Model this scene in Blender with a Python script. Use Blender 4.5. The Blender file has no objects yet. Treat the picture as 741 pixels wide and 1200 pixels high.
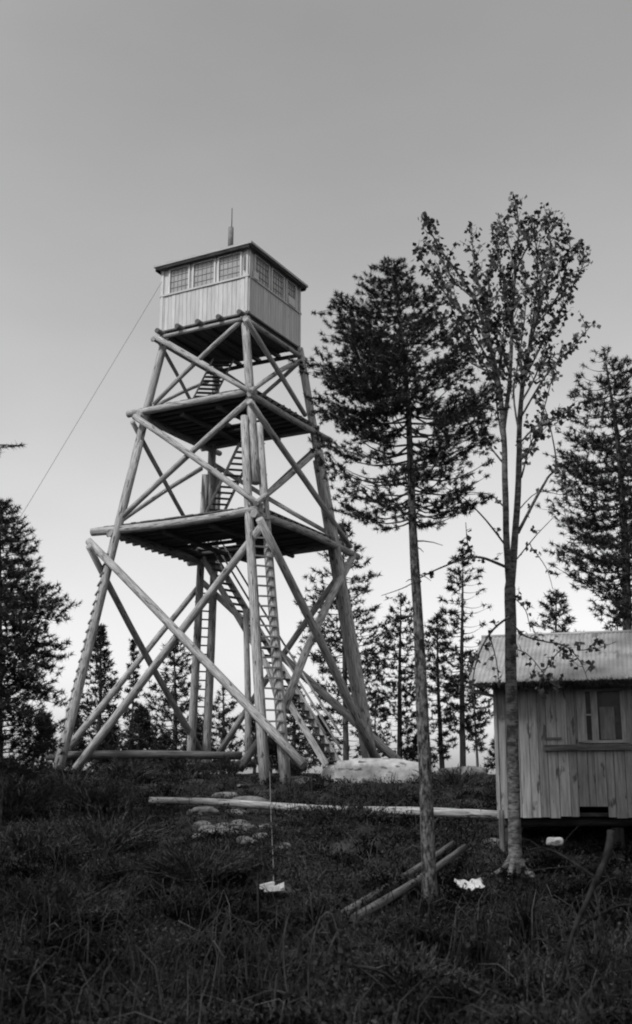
import bpy, math, random
import numpy as np
from mathutils import Vector, Matrix, noise
random.seed(7); rng = np.random.default_rng(7)
R = math.radians
S = bpy.context.scene
COL = S.collection

# ---------------------------------------------------------------- camera
F = 1400.0; PITCH = 0.25; EYE = Vector((0, 0, 1.6))
cp, sp = math.cos(PITCH), math.sin(PITCH)
def ray(px, py):
    u = (px-370.5)/F; v = (600-py)/F
    return Vector((u, cp-sp*v, sp+cp*v))
def at(px, py, Y):
    d = ray(px, py); return EYE + d*(Y/d.y)
def on_plane(px, py, P, n):
    d = ray(px, py); t = (P-EYE).dot(n)/d.dot(n); return EYE + d*t
cam = bpy.data.cameras.new('camera'); co = bpy.data.objects.new('camera', cam); COL.objects.link(co)
co.location = EYE; co.rotation_euler = (math.pi/2+PITCH, 0, 0)
cam.sensor_fit = 'VERTICAL'; cam.sensor_height = 36; cam.lens = 36*F/1200
cam.clip_end = 6000; cam.clip_start = .05
cam.dof.use_dof = True; cam.dof.focus_distance = 34; cam.dof.aperture_fstop = 2.2
S.camera = co

# ---------------------------------------------------------------- light
SUN_EL, SUN_AZ = R(47), R(228)      # azimuth clockwise from +Y (view direction): behind-left of the camera
w = bpy.data.worlds.new('World'); S.world = w; w.use_nodes = True
nt = w.node_tree; bg = nt.nodes['Background']
sky = nt.nodes.new('ShaderNodeTexSky'); sky.sky_type = 'NISHITA'; sky.sun_disc = False
sky.sun_elevation = SUN_EL; sky.sun_rotation = SUN_AZ; sky.dust_density = 4.5; sky.air_density = 1.0
bwn = nt.nodes.new('ShaderNodeSeparateColor')      # one colour channel of the sky, as a black-and-white plate sees it
pw = nt.nodes.new('ShaderNodeMath'); pw.operation = 'POWER'; pw.inputs[1].default_value = 1.3
nt.links.new(sky.outputs[0], bwn.inputs[0]); nt.links.new(bwn.outputs[0], pw.inputs[0])
# faint uneven high haze in the sky
wtc = nt.nodes.new('ShaderNodeTexCoord'); wmp = nt.nodes.new('ShaderNodeMapping'); wmp.inputs['Scale'].default_value = (1, 1, 2.4)
wnz = nt.nodes.new('ShaderNodeTexNoise'); wnz.inputs['Scale'].default_value = 2.6; wnz.inputs['Detail'].default_value = 7
wmr = nt.nodes.new('ShaderNodeMapRange'); wmr.inputs[1].default_value = .3; wmr.inputs[2].default_value = .7; wmr.inputs[3].default_value = .93; wmr.inputs[4].default_value = 1.07
wmu = nt.nodes.new('ShaderNodeMath'); wmu.operation = 'MULTIPLY'
nt.links.new(wtc.outputs['Generated'], wmp.inputs[0]); nt.links.new(wmp.outputs[0], wnz.inputs[0]); nt.links.new(wnz.outputs[0], wmr.inputs[0])
cap = nt.nodes.new('ShaderNodeMath'); cap.operation = 'MINIMUM'; cap.inputs[1].default_value = 2.8
nt.links.new(pw.outputs[0], cap.inputs[0]); nt.links.new(cap.outputs[0], wmu.inputs[0]); nt.links.new(wmr.outputs[0], wmu.inputs[1]); nt.links.new(wmu.outputs[0], bg.inputs[0])
bg.inputs[1].default_value = 0.15
sl = bpy.data.lights.new('sun', 'SUN'); sl.energy = 1.5; sl.angle = R(8); sl.color = (1, 1, 1)
so = bpy.data.objects.new('sun', sl); COL.objects.link(so)
sd = Vector((math.sin(SUN_AZ)*math.cos(SUN_EL), math.cos(SUN_AZ)*math.cos(SUN_EL), math.sin(SUN_EL)))
so.rotation_euler = (-sd).to_track_quat('-Z', 'Y').to_euler()
S.view_settings.view_transform = 'Standard'; S.view_settings.look = 'None'
S.view_settings.exposure = 1.2; S.view_settings.gamma = 1; S.view_settings.use_curve_mapping = False
S.cycles.pixel_filter_type = 'BLACKMAN_HARRIS'; S.cycles.filter_width = 2.0

# ---------------------------------------------------------------- materials (all neutral greys: the photograph is black and white)
def mat(name, lo, hi, scale=(1, 1, 1), coord='UV', detail=6, rough=.85, bump=.0, nscale=4, ramp=(.35, .65), spec=.2,
        island=0.0, spots=None, bscale=None):
    m = bpy.data.materials.new(name); m.use_nodes = True; t = m.node_tree; N = t.nodes; L = t.links
    p = N['Principled BSDF']; p.inputs['Roughness'].default_value = rough; p.inputs['Specular IOR Level'].default_value = spec
    tc = N.new('ShaderNodeTexCoord'); mp = N.new('ShaderNodeMapping'); mp.inputs['Scale'].default_value = scale
    L.new(tc.outputs[coord], mp.inputs[0])
    nz = N.new('ShaderNodeTexNoise'); nz.inputs['Scale'].default_value = nscale; nz.inputs['Detail'].default_value = detail
    nz.inputs['Roughness'].default_value = .62
    L.new(mp.outputs[0], nz.inputs[0])
    cr = N.new('ShaderNodeValToRGB'); cr.color_ramp.elements[0].position = ramp[0]; cr.color_ramp.elements[1].position = ramp[1]
    cr.color_ramp.elements[0].color = (lo, lo, lo, 1); cr.color_ramp.elements[1].color = (hi, hi, hi, 1)
    L.new(nz.outputs[0], cr.inputs[0]); out = cr.outputs[0]
    if island:
        g = N.new('ShaderNodeNewGeometry'); mr = N.new('ShaderNodeMapRange')
        mr.inputs[3].default_value = 1-island; mr.inputs[4].default_value = 1+island
        L.new(g.outputs['Random Per Island'], mr.inputs[0])
        mx = N.new('ShaderNodeMix'); mx.data_type = 'RGBA'; mx.blend_type = 'MULTIPLY'; mx.inputs[0].default_value = 1
        L.new(out, mx.inputs[6]); L.new(mr.outputs[0], mx.inputs[7]); out = mx.outputs[2]
    if spots:                                    # (scale, threshold, value) dark or pale marks with a shape of their own
        sc, th, val, svec = spots
        mp2 = N.new('ShaderNodeMapping'); mp2.inputs['Scale'].default_value = svec; L.new(tc.outputs[coord], mp2.inputs[0])
        n2 = N.new('ShaderNodeTexNoise'); n2.inputs['Scale'].default_value = sc; n2.inputs['Detail'].default_value = 3
        L.new(mp2.outputs[0], n2.inputs[0])
        c2 = N.new('ShaderNodeValToRGB'); c2.color_ramp.elements[0].position = th; c2.color_ramp.elements[1].position = th+.06
        L.new(n2.outputs[0], c2.inputs[0])
        mx = N.new('ShaderNodeMix'); mx.data_type = 'RGBA'; L.new(c2.outputs[0], mx.inputs[0]); L.new(out, mx.inputs[6])
        mx.inputs[7].default_value = (val, val, val, 1); out = mx.outputs[2]
    L.new(out, p.inputs['Base Color'])
    if bump:
        b = N.new('ShaderNodeBump'); b.inputs['Strength'].default_value = bump; b.inputs['Distance'].default_value = .02
        src = nz.outputs[0]
        if bscale:
            n3 = N.new('ShaderNodeTexNoise'); n3.inputs['Scale'].default_value = bscale; n3.inputs['Detail'].default_value = 5
            L.new(tc.outputs[coord], n3.inputs[0]); src = n3.outputs[0]
        L.new(src, b.inputs['Height']); L.new(b.outputs[0], p.inputs['Normal'])
    return m
M = {}
M['log'] = mat('peeled_log', .11, .43, (9, .7, 1), bump=.8, nscale=3, spots=(3, .60, .07, (3, .8, 1)))
M['log_dark'] = mat('dark_log', .04, .13, (5, .55, 1), bump=.5, nscale=3, spots=(3, .63, .07, (3, 1.2, 1)))  # darker copy of the log; forest shade on the poles put into it
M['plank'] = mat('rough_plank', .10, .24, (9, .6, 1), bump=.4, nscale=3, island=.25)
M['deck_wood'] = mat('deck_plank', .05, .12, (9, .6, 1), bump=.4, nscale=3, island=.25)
M['hut_board'] = mat('lookout_board', .38, .50, (7, .5, 1), bump=.25, nscale=3, island=.09, spots=(2.2, .68, .25, (3, .6, 1)))
M['trim'] = mat('pale_trim', .42, .58, (6, .7, 1), bump=.15, nscale=3, island=.08)
M['frame'] = mat('weathered_frame', .13, .28, (6, .7, 1), bump=.15, nscale=3)
M['roof_felt'] = mat('roof_edge', .28, .42, (4, 1, 1), bump=.2, nscale=3)
M['pane'] = mat('pale_pane', .23, .31, (1, 1, 1), nscale=3, rough=.12, spec=.5)  # sky brightness in the glass is put into this pale base
M['dark_pane'] = mat('dark_pane', .008, .03, (1, 1, 1), nscale=2.2, rough=.25, spec=.2, ramp=(.45, .55))
M['curtain'] = mat('curtain', .09, .17, (4, 1, 1), nscale=3)
M['cabin_board'] = mat('grey_shed_board', .11, .29, (9, .6, 1), bump=.6, nscale=2.6, island=.28, detail=8,
                       spots=(3.0, .61, .07, (2.6, .8, 1)), ramp=(.3, .7))
M['tin'] = mat('corrugated_sheet', .18, .33, (1, 1, 1), nscale=1.8, rough=.6, spec=.3, spots=(2.5, .62, .13, (2, .7, 1)))
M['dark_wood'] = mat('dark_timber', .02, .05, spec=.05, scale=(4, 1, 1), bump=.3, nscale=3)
M['pipe'] = mat('stove_pipe', .10, .18, (2, 2, 1), rough=.6, nscale=4)
M['wire'] = mat('wire', .06, .09, nscale=3, rough=.6)
M['rope'] = mat('rope', .10, .18, nscale=9)
M['pine_bark'] = mat('pine_bark', .02, .14, (1, 1, .4), 'Object', bump=1.0, nscale=22, ramp=(.40, .62), spec=.05, spots=(9, .60, .02, (1, 1, .5)), bscale=18)
M['far_bark'] = mat('far_bark', .04, .09, (1, 1, .3), 'Object', bump=.6, nscale=9)
M['pale_bark'] = mat('smooth_bark', .04, .13, ramp=(.4, .6), spec=.05, scale=(1, 1, 2.2), coord='Object', bump=.7, nscale=7, spots=(8, .58, .03, (1, 1, 4.5)), bscale=20)
M['needles'] = mat('pine_needles', .02, .055, spec=.03, coord='Object', nscale=2.2, island=.35, rough=.7)
M['needles_far'] = mat('far_needles', .022, .055, spec=.03, coord='Object', nscale=1.2, island=.35, rough=.7)
M['leaf'] = mat('leaves', .05, .12, spec=.05, coord='Object', nscale=4, island=.35, rough=.6)
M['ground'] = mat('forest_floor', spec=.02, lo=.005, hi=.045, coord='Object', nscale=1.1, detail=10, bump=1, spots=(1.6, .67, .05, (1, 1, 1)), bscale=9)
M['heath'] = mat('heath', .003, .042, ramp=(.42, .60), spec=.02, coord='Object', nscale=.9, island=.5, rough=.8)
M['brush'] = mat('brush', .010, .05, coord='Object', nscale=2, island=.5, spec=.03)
M['dark_stem'] = mat('dark_stem', .006, .03, coord='Object', nscale=9, spec=.03, bump=.8)
M['dead_stem'] = mat('dead_stem', .015, .05, spec=.05, coord='Object', nscale=3, island=.4)
M['rock'] = mat('lichen_rock', .04, .17, coord='Object', nscale=2.4, detail=10, bump=.8, spots=(3, .60, .08, (1, 1, 1)), bscale=7)
M['pale_rock'] = mat('pale_rock', .2, .42, coord='Object', nscale=2.4, detail=10, bump=1.0, spots=(2.6, .58, .09, (1, 1, 2.4)), bscale=9)
M['paper'] = mat('paper', .35, .55, coord='Object', nscale=6, detail=4, bump=.3)

# ---------------------------------------------------------------- object bookkeeping
def setp(o, label=None, cat=None, group=None, kind=None):
    if label: o['label'] = label
    if cat: o['category'] = cat
    if group: o['group'] = group
    if kind: o['kind'] = kind
    return o
def thing(name, loc, label, cat, group=None):
    o = bpy.data.objects.new(name, None); COL.objects.link(o); o.location = loc
    o.empty_display_size = .3
    return setp(o, label, cat, group)
def root_loc(o):
    while o.parent: o = o.parent
    return Vector(o.location)

class MB:
    def __init__(s): s.v = []; s.f = []; s.uv = []; s.smooth = []
    def quad_uv(s, face, uvs, sm=False):
        s.f.append(face); s.uv.append(uvs); s.smooth.append(sm)
    def tube(s, pts, rad, n=9, cap=True, vo=None, wob=0.0, flat=1.0):
        pts = [Vector(p) for p in pts]
        if not hasattr(rad, '__len__'): rad = [rad]*len(pts)
        uo = random.random()*20; vo = random.random()*50 if vo is None else vo
        base = len(s.v); L = 0; Ls = []
        up = Vector((0, 0, 1)); d0 = (pts[-1]-pts[0]).normalized()
        if abs(d0.z) > .9: up = Vector((0, 1, 0))
        for i, p in enumerate(pts):
            if i: L += (p-pts[i-1]).length
            Ls.append(L)
            a = pts[max(i-1, 0)]; b = pts[min(i+1, len(pts)-1)]
            d = (b-a).normalized() if (b-a).length > 1e-9 else d0
            x = d.cross(up)
            if x.length < 1e-5: x = d.cross(Vector((1, 0, 0)))
            x.normalize(); y = x.cross(d)
            for k in range(n):
                th = 2*math.pi*k/n
                r = rad[i]*(1+wob*math.sin(3*th+i*1.7)+wob*random.uniform(-1, 1))
                s.v.append(p + x*math.cos(th)*r*flat + y*math.sin(th)*r)
        for i in range(len(pts)-1):
            for k in range(n):
                k2 = (k+1) % n
                s.quad_uv((base+i*n+k, base+i*n+k2, base+(i+1)*n+k2, base+(i+1)*n+k),
                          [(uo+k/n, vo+Ls[i]), (uo+(k+1)/n, vo+Ls[i]), (uo+(k+1)/n, vo+Ls[i+1]), (uo+k/n, vo+Ls[i+1])], True)
        if cap:
            for idx, rev in ((0, True), (len(pts)-1, False)):
                f = [base+idx*n+k for k in range(n)]
                if rev: f.reverse()
                s.quad_uv(tuple(f), [(uo+.5+.4*math.cos(2*math.pi*k/n), vo+.1*math.sin(2*math.pi*k/n)) for k in range(n)])
        return s
    def log(s, a, b, r0, r1=None, n=10, bend=.012, seg=6):
        a = Vector(a); b = Vector(b); r1 = r0*.85 if r1 is None else r1
        d = b-a; q = Vector((random.uniform(-1, 1), random.uniform(-1, 1), random.uniform(-1, 1))).cross(d.normalized())*d.length*bend
        pts = []; rr = []
        for i in range(seg+1):
            t = i/seg; pts.append(a+d*t+q*math.sin(math.pi*t)); rr.append(r0+(r1-r0)*t)
        return s.tube(pts, rr, n, wob=.035)
    def box(s, c, ax, ay, az):
        """box centred on c with half-axis vectors"""
        c = Vector(c); ax = Vector(ax); ay = Vector(ay); az = Vector(az)
        b = len(s.v); uo = random.random()*20; vo = random.random()*50
        for i in (-1, 1):
            for j in (-1, 1):
                for k in (-1, 1): s.v.append(c+ax*i+ay*j+az*k)
        L = [ax.length*2, ay.length*2, az.length*2]
        def q(f, e1, e2):
            # v runs along the longer edge so that grain follows it
            if e2 < e1:
                u = [(uo, vo), (uo, vo+e1), (uo+e2, vo+e1), (uo+e2, vo)]
            else:
                u = [(uo, vo), (uo+e1, vo), (uo+e1, vo+e2), (uo, vo+e2)]
            s.quad_uv(tuple(b+i for i in f), u)
        q((0, 1, 3, 2), L[2], L[1]); q((4, 6, 7, 5), L[1], L[2])
        q((0, 4, 5, 1), L[0], L[2]); q((2, 3, 7, 6), L[2], L[0])
        q((0, 2, 6, 4), L[1], L[0]); q((1, 5, 7, 3), L[0], L[1])
        return s
    def bar(s, a, b, w, h, side=None):
        """rectangular bar a->b, width w (sideways) and height h"""
        a = Vector(a); b = Vector(b); d = b-a
        x = Vector(side).normalized() if side is not None else d.cross(Vector((0, 0, 1))).normalized()
        y = x.cross(d.normalized()).normalized()
        return s.box((a+b)/2, d/2, x*w/2, y*h/2)
    def build(s, name, material, parent=None, origin=None, **tags):
        org = root_loc(parent) if parent else (Vector(origin) if origin is not None else Vector((0, 0, 0)))
        me = bpy.data.meshes.new(name)
        me.from_pydata([tuple(v-org) for v in s.v], [], s.f)
        uvl = me.uv_layers.new(name='uv'); flat = [c for f in s.uv for p in f for c in p]
        uvl.data.foreach_set('uv', flat)
        me.polygons.foreach_set('use_smooth', s.smooth)
        for mm in (material if isinstance(material, (list, tuple)) else [material]): me.materials.append(mm)
        me.update()
        o = bpy.data.objects.new(name, me); COL.objects.link(o)
        if parent: o.parent = parent
        else: o.location = org
        return setp(o, **tags)

def np_mesh(name, V, nper, material, parent=None, origin=(0, 0, 0), **tags):
    """V (K*nper,3) numpy verts, every consecutive nper of them one face"""
    org = root_loc(parent) if parent else Vector(origin)
    V = np.asarray(V, dtype=np.float32).reshape(-1, 3) - np.array(org, dtype=np.float32)
    n = len(V); k = n//nper
    me = bpy.data.meshes.new(name)
    me.vertices.add(n); me.vertices.foreach_set('co', V.ravel())
    me.loops.add(n); me.loops.foreach_set('vertex_index', np.arange(n, dtype=np.int32))
    me.polygons.add(k); me.polygons.foreach_set('loop_start', np.arange(0, n, nper, dtype=np.int32))
    me.polygons.foreach_set('loop_total', np.full(k, nper, dtype=np.int32))
    me.update(calc_edges=True); me.materials.append(material)
    o = bpy.data.objects.new(name, me); COL.objects.link(o)
    if parent: o.parent = parent
    else: o.location = org
    return setp(o, **tags)
def norm(a): return a/np.maximum(np.linalg.norm(a, axis=-1, keepdims=True), 1e-9)
def needle_tris(C, D, k, L, W, spread):
    C = np.repeat(np.asarray(C), k, 0); D = np.repeat(np.asarray(D), k, 0)
    d = norm(D + spread*rng.normal(size=D.shape))
    C = C + norm(D)*rng.uniform(-.5, .5, (len(C), 1))*L
    p = norm(np.cross(d, rng.normal(size=d.shape)))
    ln = L*rng.uniform(.6, 1.25, (len(C), 1)); ww = W*rng.uniform(.7, 1.3, (len(C), 1))
    return np.stack([C-p*ww, C+p*ww, C+d*ln], 1).reshape(-1, 3)
def leaf_quads(C, size, droop=.4):
    n = len(C); d = rng.normal(size=(n, 3)); d[:, 2] -= droop; d = norm(d)
    p = norm(np.cross(d, rng.normal(size=(n, 3)))); nn = np.cross(d, p)
    L = size*rng.uniform(.7, 1.3, (n, 1)); W = L*.42
    return np.stack([C, C+d*L*.45+p*W+nn*L*.08, C+d*L, C+d*L*.45-p*W+nn*L*.08], 1).reshape(-1, 3)

# ---------------------------------------------------------------- ground
PY = [-60, 0, 9, 13, 17, 20, 24, 28, 31.5, 34, 38, 42, 60, 120, 400, 3000]
PZ = [-1.5, 0, -.02, .0, .28, .90, 1.35, 1.78, 2.42, 2.66, 2.9, 2.7, 1.2, -3, -12, -60]
def gz(x, y, rough=True):
    z = float(np.interp(y, PY, PZ))
    near = max(0, 1-abs(y-20)/60)
    rl = 1+1.1*max(0, min(1, (30-y)/4))*max(0, min(1, (2.6-x)/1.5))
    if rough and near > 0:
        z += near*(rl*.16*noise.noise(Vector((x*.45, y*.45, 3)))+.10*noise.noise(Vector((x*1.3, y*1.3, 9)))+.045*noise.noise(Vector((x*3.7, y*3.7, 5))))
        if y < 16: z += .10*max(0, min(1, (16-y)/4))*noise.noise(Vector((x*.9, y*.9, 14)))
    # left shoulder of the knoll
    if 22 < y < 45: z += .25*math.exp(-((x+7.5)/2.5)**2)*math.exp(-((y-31)/5)**2)
    return z
def hit(px, py, dz=0.0):
    d = ray(px, py); t = 6.0
    while t < 60:
        p = EYE+d*t
        if p.z < gz(p.x, p.y)+dz: return p
        t += .05
    return p
def grid_axis(lo, hi, fine_lo, fine_hi, st, grow=1.25):
    a = list(np.arange(fine_lo, fine_hi+.001, st)); s = st
    while a[-1] < hi: s *= grow; a.append(a[-1]+s)
    s = st
    while a[0] > lo: s *= grow; a.insert(0, a[0]-s)
    return a
gx = grid_axis(-3000, 3000, -11, 12, .16); gy = grid_axis(-600, 3200, 8, 42, .16)
gv = [(x, y, gz(x, y)) for y in gy for x in gx]; W = len(gx)
gf = [(j*W+i, j*W+i+1, (j+1)*W+i+1, (j+1)*W+i) for j in range(len(gy)-1) for i in range(W-1)]
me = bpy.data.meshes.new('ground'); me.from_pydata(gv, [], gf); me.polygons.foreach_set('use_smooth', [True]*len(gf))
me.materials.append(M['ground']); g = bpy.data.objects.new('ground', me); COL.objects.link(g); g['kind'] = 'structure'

# heath: low twigs and leaves covering the slope (nobody could count it)
def half_w(y): return y*.29+1.2
hc = []; hs = []
for i in range(19000):
    y = 8.5*(34/8.5)**random.random()
    x = random.uniform(-1, 1)*half_w(y)
    d = noise.noise(Vector((x*.8, y*.8, 31)))
    if d < -.9: continue
    # keep the pale rock patch open
    if abs(x+1.9) < 1.1 and 22.5 < y < 30.5 and random.random() < .6: continue
    hc.append((x, y, gz(x, y)-.01)); hs.append((.09+.13*random.random())*(1+.9*max(0, d)))
hc = np.array(hc); hs = np.array(hs)
k = 9
C = np.repeat(hc, k, 0)+rng.normal(size=(len(hc)*k, 3))*[.07, .07, 0]
d = norm(rng.normal(size=C.shape)*[1, 1, .35]+[0, 0, 1.0]); ln = np.repeat(hs, k)[:, None]*rng.uniform(.5, 1.5, (len(C), 1))
p = norm(np.cross(d, rng.normal(size=d.shape))); wv = rng.uniform(.006, .016, (len(C), 1))
tri = np.stack([C-p*wv, C+p*wv, C+d*ln], 1).reshape(-1, 3)
lc = (C+d*ln*rng.uniform(.4, 1, (len(C), 1)))
lq = leaf_quads(lc, .045, 0)
lt = lq.reshape(-1, 4, 3)[:, [0, 1, 2, 0, 2, 3]].reshape(-1, 3)
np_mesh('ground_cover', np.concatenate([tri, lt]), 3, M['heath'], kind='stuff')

# fallen dead twigs caught in the heath
tw = MB()
for i in range(170):
    y = 9*(31/9)**random.random(); x = random.uniform(-1, 1)*half_w(y); a = random.uniform(0, math.pi)
    L = random.uniform(.25, 1.0)
    pts = []
    for j in range(4):
        t = j/3-.5; xx = x+math.cos(a)*L*t; yy = y+math.sin(a)*L*t
        pts.append((xx+random.uniform(-.04, .04), yy, gz(xx, yy)+.08+random.uniform(0, .10)))
    tw.tube(pts, [.011, .009, .007, .004], 4)
tw.build('fallen_twigs', M['dead_stem'], kind='stuff')

# tangled undergrowth of arching stems on the slope
ug = MB()
for i in range(2400):
    y = 9*(31/9)**random.random(); x = random.uniform(-1, 1)*half_w(y)
    d_ = noise.noise(Vector((x*.55+7, y*.55, 3)))+(.25 if x < 0 or y < 14.5 else 0)
    if d_ < .05 or (x > 2.0 and y > 17) or (abs(x+2.0) < 1.0 and y > 26): continue
    az = random.uniform(0, 6.28); hh = random.uniform(.15, .5)*(1+d_); ln_ = random.uniform(.2, .7)
    e_ = Vector((math.cos(az)*ln_, math.sin(az)*ln_, 0)); o_ = Vector((x, y, gz(x, y)-.03)); r_ = random.uniform(.004, .010)
    ug.tube([o_, o_+e_*.2+Vector((0, 0, hh*.75)), o_+e_*.55+Vector((0, 0, hh)), o_+e_+Vector((0, 0, hh*random.uniform(.3, 1)))], [r_, r_*.8, r_*.6, r_*.25], 4, cap=False)
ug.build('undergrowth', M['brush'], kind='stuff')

# ---------------------------------------------------------------- the lookout tower
TX, TY, TZ = -2.741, 36.0, 1.6+1.147
YAW = .293
base = Vector((TX, TY, TZ))
tower = thing('lookout_tower', (TX, TY, TZ), 'tall tapering lookout tower of peeled logs with open decks and a boarded cabin on top', 'lookout tower')
ANG = {'N': -math.pi/2, 'L': math.pi, 'R': 0, 'F': math.pi/2}
H1, H2, H3 = 7.208, 10.981, 13.686; A0, A3 = 4.755, 2.16
def model(kk, z):
    a = A0+(A3-A0)*z/H3; th = ANG[kk]+YAW
    return Vector((TX+a*math.cos(th), TY+a*math.sin(th), TZ+z))
top_px = {'N': (287, 372), 'L': (195, 392), 'R': (351, 408)}
bot_px = {'N': (322, 905), 'L': (65, 916), 'R': (434, 893), 'F': (233, 886)}
gb = {'N': 0, 'L': -.116, 'R': .438, 'F': .774}
TOP = {}; BOT = {}
for kk in 'NLRF':
    m = model(kk, H3); TOP[kk] = at(*top_px[kk], m.y) if kk in top_px else m
    m = model(kk, gb[kk]); BOT[kk] = at(*bot_px[kk], m.y)
def legpt(kk, z):            # z above tower base
    t = (TZ+z-BOT[kk].z)/(TOP[kk].z-BOT[kk].z); return BOT[kk]+(TOP[kk]-BOT[kk])*t
def tang(kk):
    th = ANG[kk]+YAW+math.pi/2; return Vector((math.cos(th), math.sin(th), 0))
LEG = {}
for kk in 'NLRF':
    mb = MB(); tg = tang(kk)
    rad = (model(kk, 1)-base); rad.z = 0; rad.normalize()
    bz = gz(BOT[kk].x, BOT[kk].y)-TZ-.25
    mb.log(legpt(kk, H3+.05), legpt(kk, H1+.9), .125, .135, bend=.004)           # upper log
    for s_ in (-1, 1):                                                         # the splice pair reaching the ground
        mb.log(legpt(kk, bz)+tg*s_*.27, legpt(kk, H2-.75 if s_ < 0 else H2-.95)+tg*s_*.215, .15, .115, bend=.002)
    for zz in (H1+1.2, H1+2.2):                                                # bolts through the splice
        pc = legpt(kk, zz); mb.tube([pc-tg*.36, pc+tg*.36], .018, 6)
    leg = mb.build('leg', M['log'], tower)
    LEG[kk] = leg
    # rungs nailed across the pair
    n_r = {'N': 22, 'F': 19, 'L': 20, 'R': 0}[kk]
    for i in range(n_r):
        z = 1.0+.285*i
        pc = legpt(kk, z)+rad*.15
        dl = random.uniform(-.02, .02)
        MB().bar(pc-tg*((.17 if kk == 'N' else .34)+dl)+Vector((0, 0, dl)), pc+tg*(.31 if kk == 'N' else .34), .055, .045, side=rad).build('rung', M['plank'], leg)

def face(a, b):
    P = legpt(a, 0); Q = legpt(b, 0); Rr = (legpt(a, H3)+legpt(b, H3))/2
    n = (Q-P).cross(Rr-P).normalized(); c = (P+Q)/2
    if (c-base).dot(n) < 0: n = -n
    return P, n
def brace(a, b, p0, p1, off, r, r1=None, m='log'):
    P, n = face(a, b)
    o0, o1 = off if isinstance(off, tuple) else (off, off)
    A = on_plane(*p0, P+n*o0, n); B = on_plane(*p1, P+n*o1, n)
    r *= .92; r1 = r1*.92 if r1 else None
    MB().log(A, B, r, r1 or r*.85, bend=.012).build('brace', M[m], tower)
# bottom stage
brace('L', 'N', (104, 634), (356, 897), .36, .125, .135)
brace('L', 'N', (308, 615), (82, 910), .16, .12, .13)
brace('L', 'F', (104, 640), (243, 893), .22, .105, .115)
brace('L', 'F', (236, 684), (80, 876), .42, .105, .115)
brace('N', 'R', (304, 608), (441, 890), .36, .12, .15)
brace('N', 'R', (414, 652), (332, 832), (.30, .14), .12, .13)
brace('F', 'R', (236, 681), (468, 893), .25, .11, .15)
brace('F', 'R', (408, 660), (256, 884), .42, .11, .12)
# middle stage
brace('L', 'N', (158, 488), (306, 593), .33, .11)
brace('L', 'N', (291, 470), (140, 609), .14, .105)
brace('L', 'F', (155, 494), (216, 606), .2, .085)
brace('L', 'F', (236, 549), (143, 610), .36, .085)
brace('N', 'R', (292, 470), (411, 641), .33, .105)
brace('N', 'R', (374, 526), (300, 590), .14, .10)
brace('F', 'R', (246, 541), (396, 631), .2, .09)
brace('F', 'R', (374, 522), (268, 622), .36, .09)
# top stage
brace('L', 'N', (183, 395), (295, 460), .30, .095)
brace('L', 'N', (290, 370), (180, 474), .12, .09)
brace('L', 'F', (186, 400), (226, 474), .18, .07)
brace('L', 'F', (244, 447), (182, 476), .32, .07)
brace('N', 'R', (288, 374), (358, 487), .30, .095)
brace('N', 'R', (351, 423), (294, 459), .12, .09)
brace('F', 'R', (350, 425), (300, 470), .2, .08)
brace('F', 'R', (262, 436), (352, 492), .34, .075)

e1 = Vector((math.cos(YAW-math.pi/4), math.sin(YAW-math.pi/4), 0))   # from L towards N
e2 = Vector((math.cos(YAW+math.pi/4), math.sin(YAW+math.pi/4), 0))   # from N towards R
def fr(c, u, v, z): return Vector((c.x, c.y, TZ+z))+e1*u+e2*v
def deck(z, over, holes, jn, r_edge, ext=.4):
    a = A0+(A3-A0)*z/H3; h = a/math.sqrt(2); c = Vector((TX, TY, 0))
    oL, oN, oR, oF = over      # overhang of u-: beyond L side, u+: beyond N side; v-: beyond left face, v+: beyond back face
    u0, u1, v0, v1 = -h-oL, h+oN, -h-oR, h+oF
    pl = MB(); v = v0+.1; wdt = .17
    # planks run along e2 over joists that run along e1
    u = u0+.1
    while u < u1-.05:
        segs = [(v0+random.uniform(-.04, .04), v1+random.uniform(-.04, .04))]
        for (hu0, hu1, hv0, hv1) in holes:
            if hu0 < u < hu1: segs = [(segs[0][0], hv0), (hv1, segs[0][1])]
        for (q0, q1) in segs:
            if q1-q0 > .1: pl.box(fr(c, u, (q0+q1)/2, z+.12+.004*random.random()), e1*(wdt/2-.004), e2*(q1-q0)/2, (0, 0, .018))
        u += wdt
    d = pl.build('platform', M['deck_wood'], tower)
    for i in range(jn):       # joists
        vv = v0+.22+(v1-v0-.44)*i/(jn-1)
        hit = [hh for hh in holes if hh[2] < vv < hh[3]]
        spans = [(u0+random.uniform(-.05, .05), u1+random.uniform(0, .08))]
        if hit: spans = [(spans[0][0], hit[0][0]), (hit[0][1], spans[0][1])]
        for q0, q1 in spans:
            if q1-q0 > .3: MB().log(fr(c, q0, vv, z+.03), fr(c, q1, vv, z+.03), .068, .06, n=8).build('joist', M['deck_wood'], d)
    zl = z-.14
    for vv, (q0, q1), zz, m in ((-h-.16, (u0-.05, u1+.1), z+.0, 'log'), (h+.16, (u0, u1), z+.0, 'log')):
        MB().log(fr(c, q0, vv, zz), fr(c, q1, vv, zz), r_edge, r_edge*.95).build('edge_log', M[m], d)
    for uu, m in ((-h-.05, 'log_dark'), (h+.20, 'log')):
        MB().log(fr(c, uu, v0-.2, zl), fr(c, uu, v1+(ext if uu > 0 else .25), zl), r_edge*.95, r_edge*.85).build('edge_log', M['log'], d)
    for uu in (-h*.35, h*.35):
        MB().log(fr(c, uu, v0+.3, zl-.03), fr(c, uu, v1-.2, zl-.03), .085).build('joist', M['deck_wood'], d)
    return d, h
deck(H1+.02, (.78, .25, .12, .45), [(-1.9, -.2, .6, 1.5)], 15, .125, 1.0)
deck(H2+.05, (.52, .2, .12, .32), [(-.3, .9, -.1, .7)], 11, .11, .75)

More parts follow.
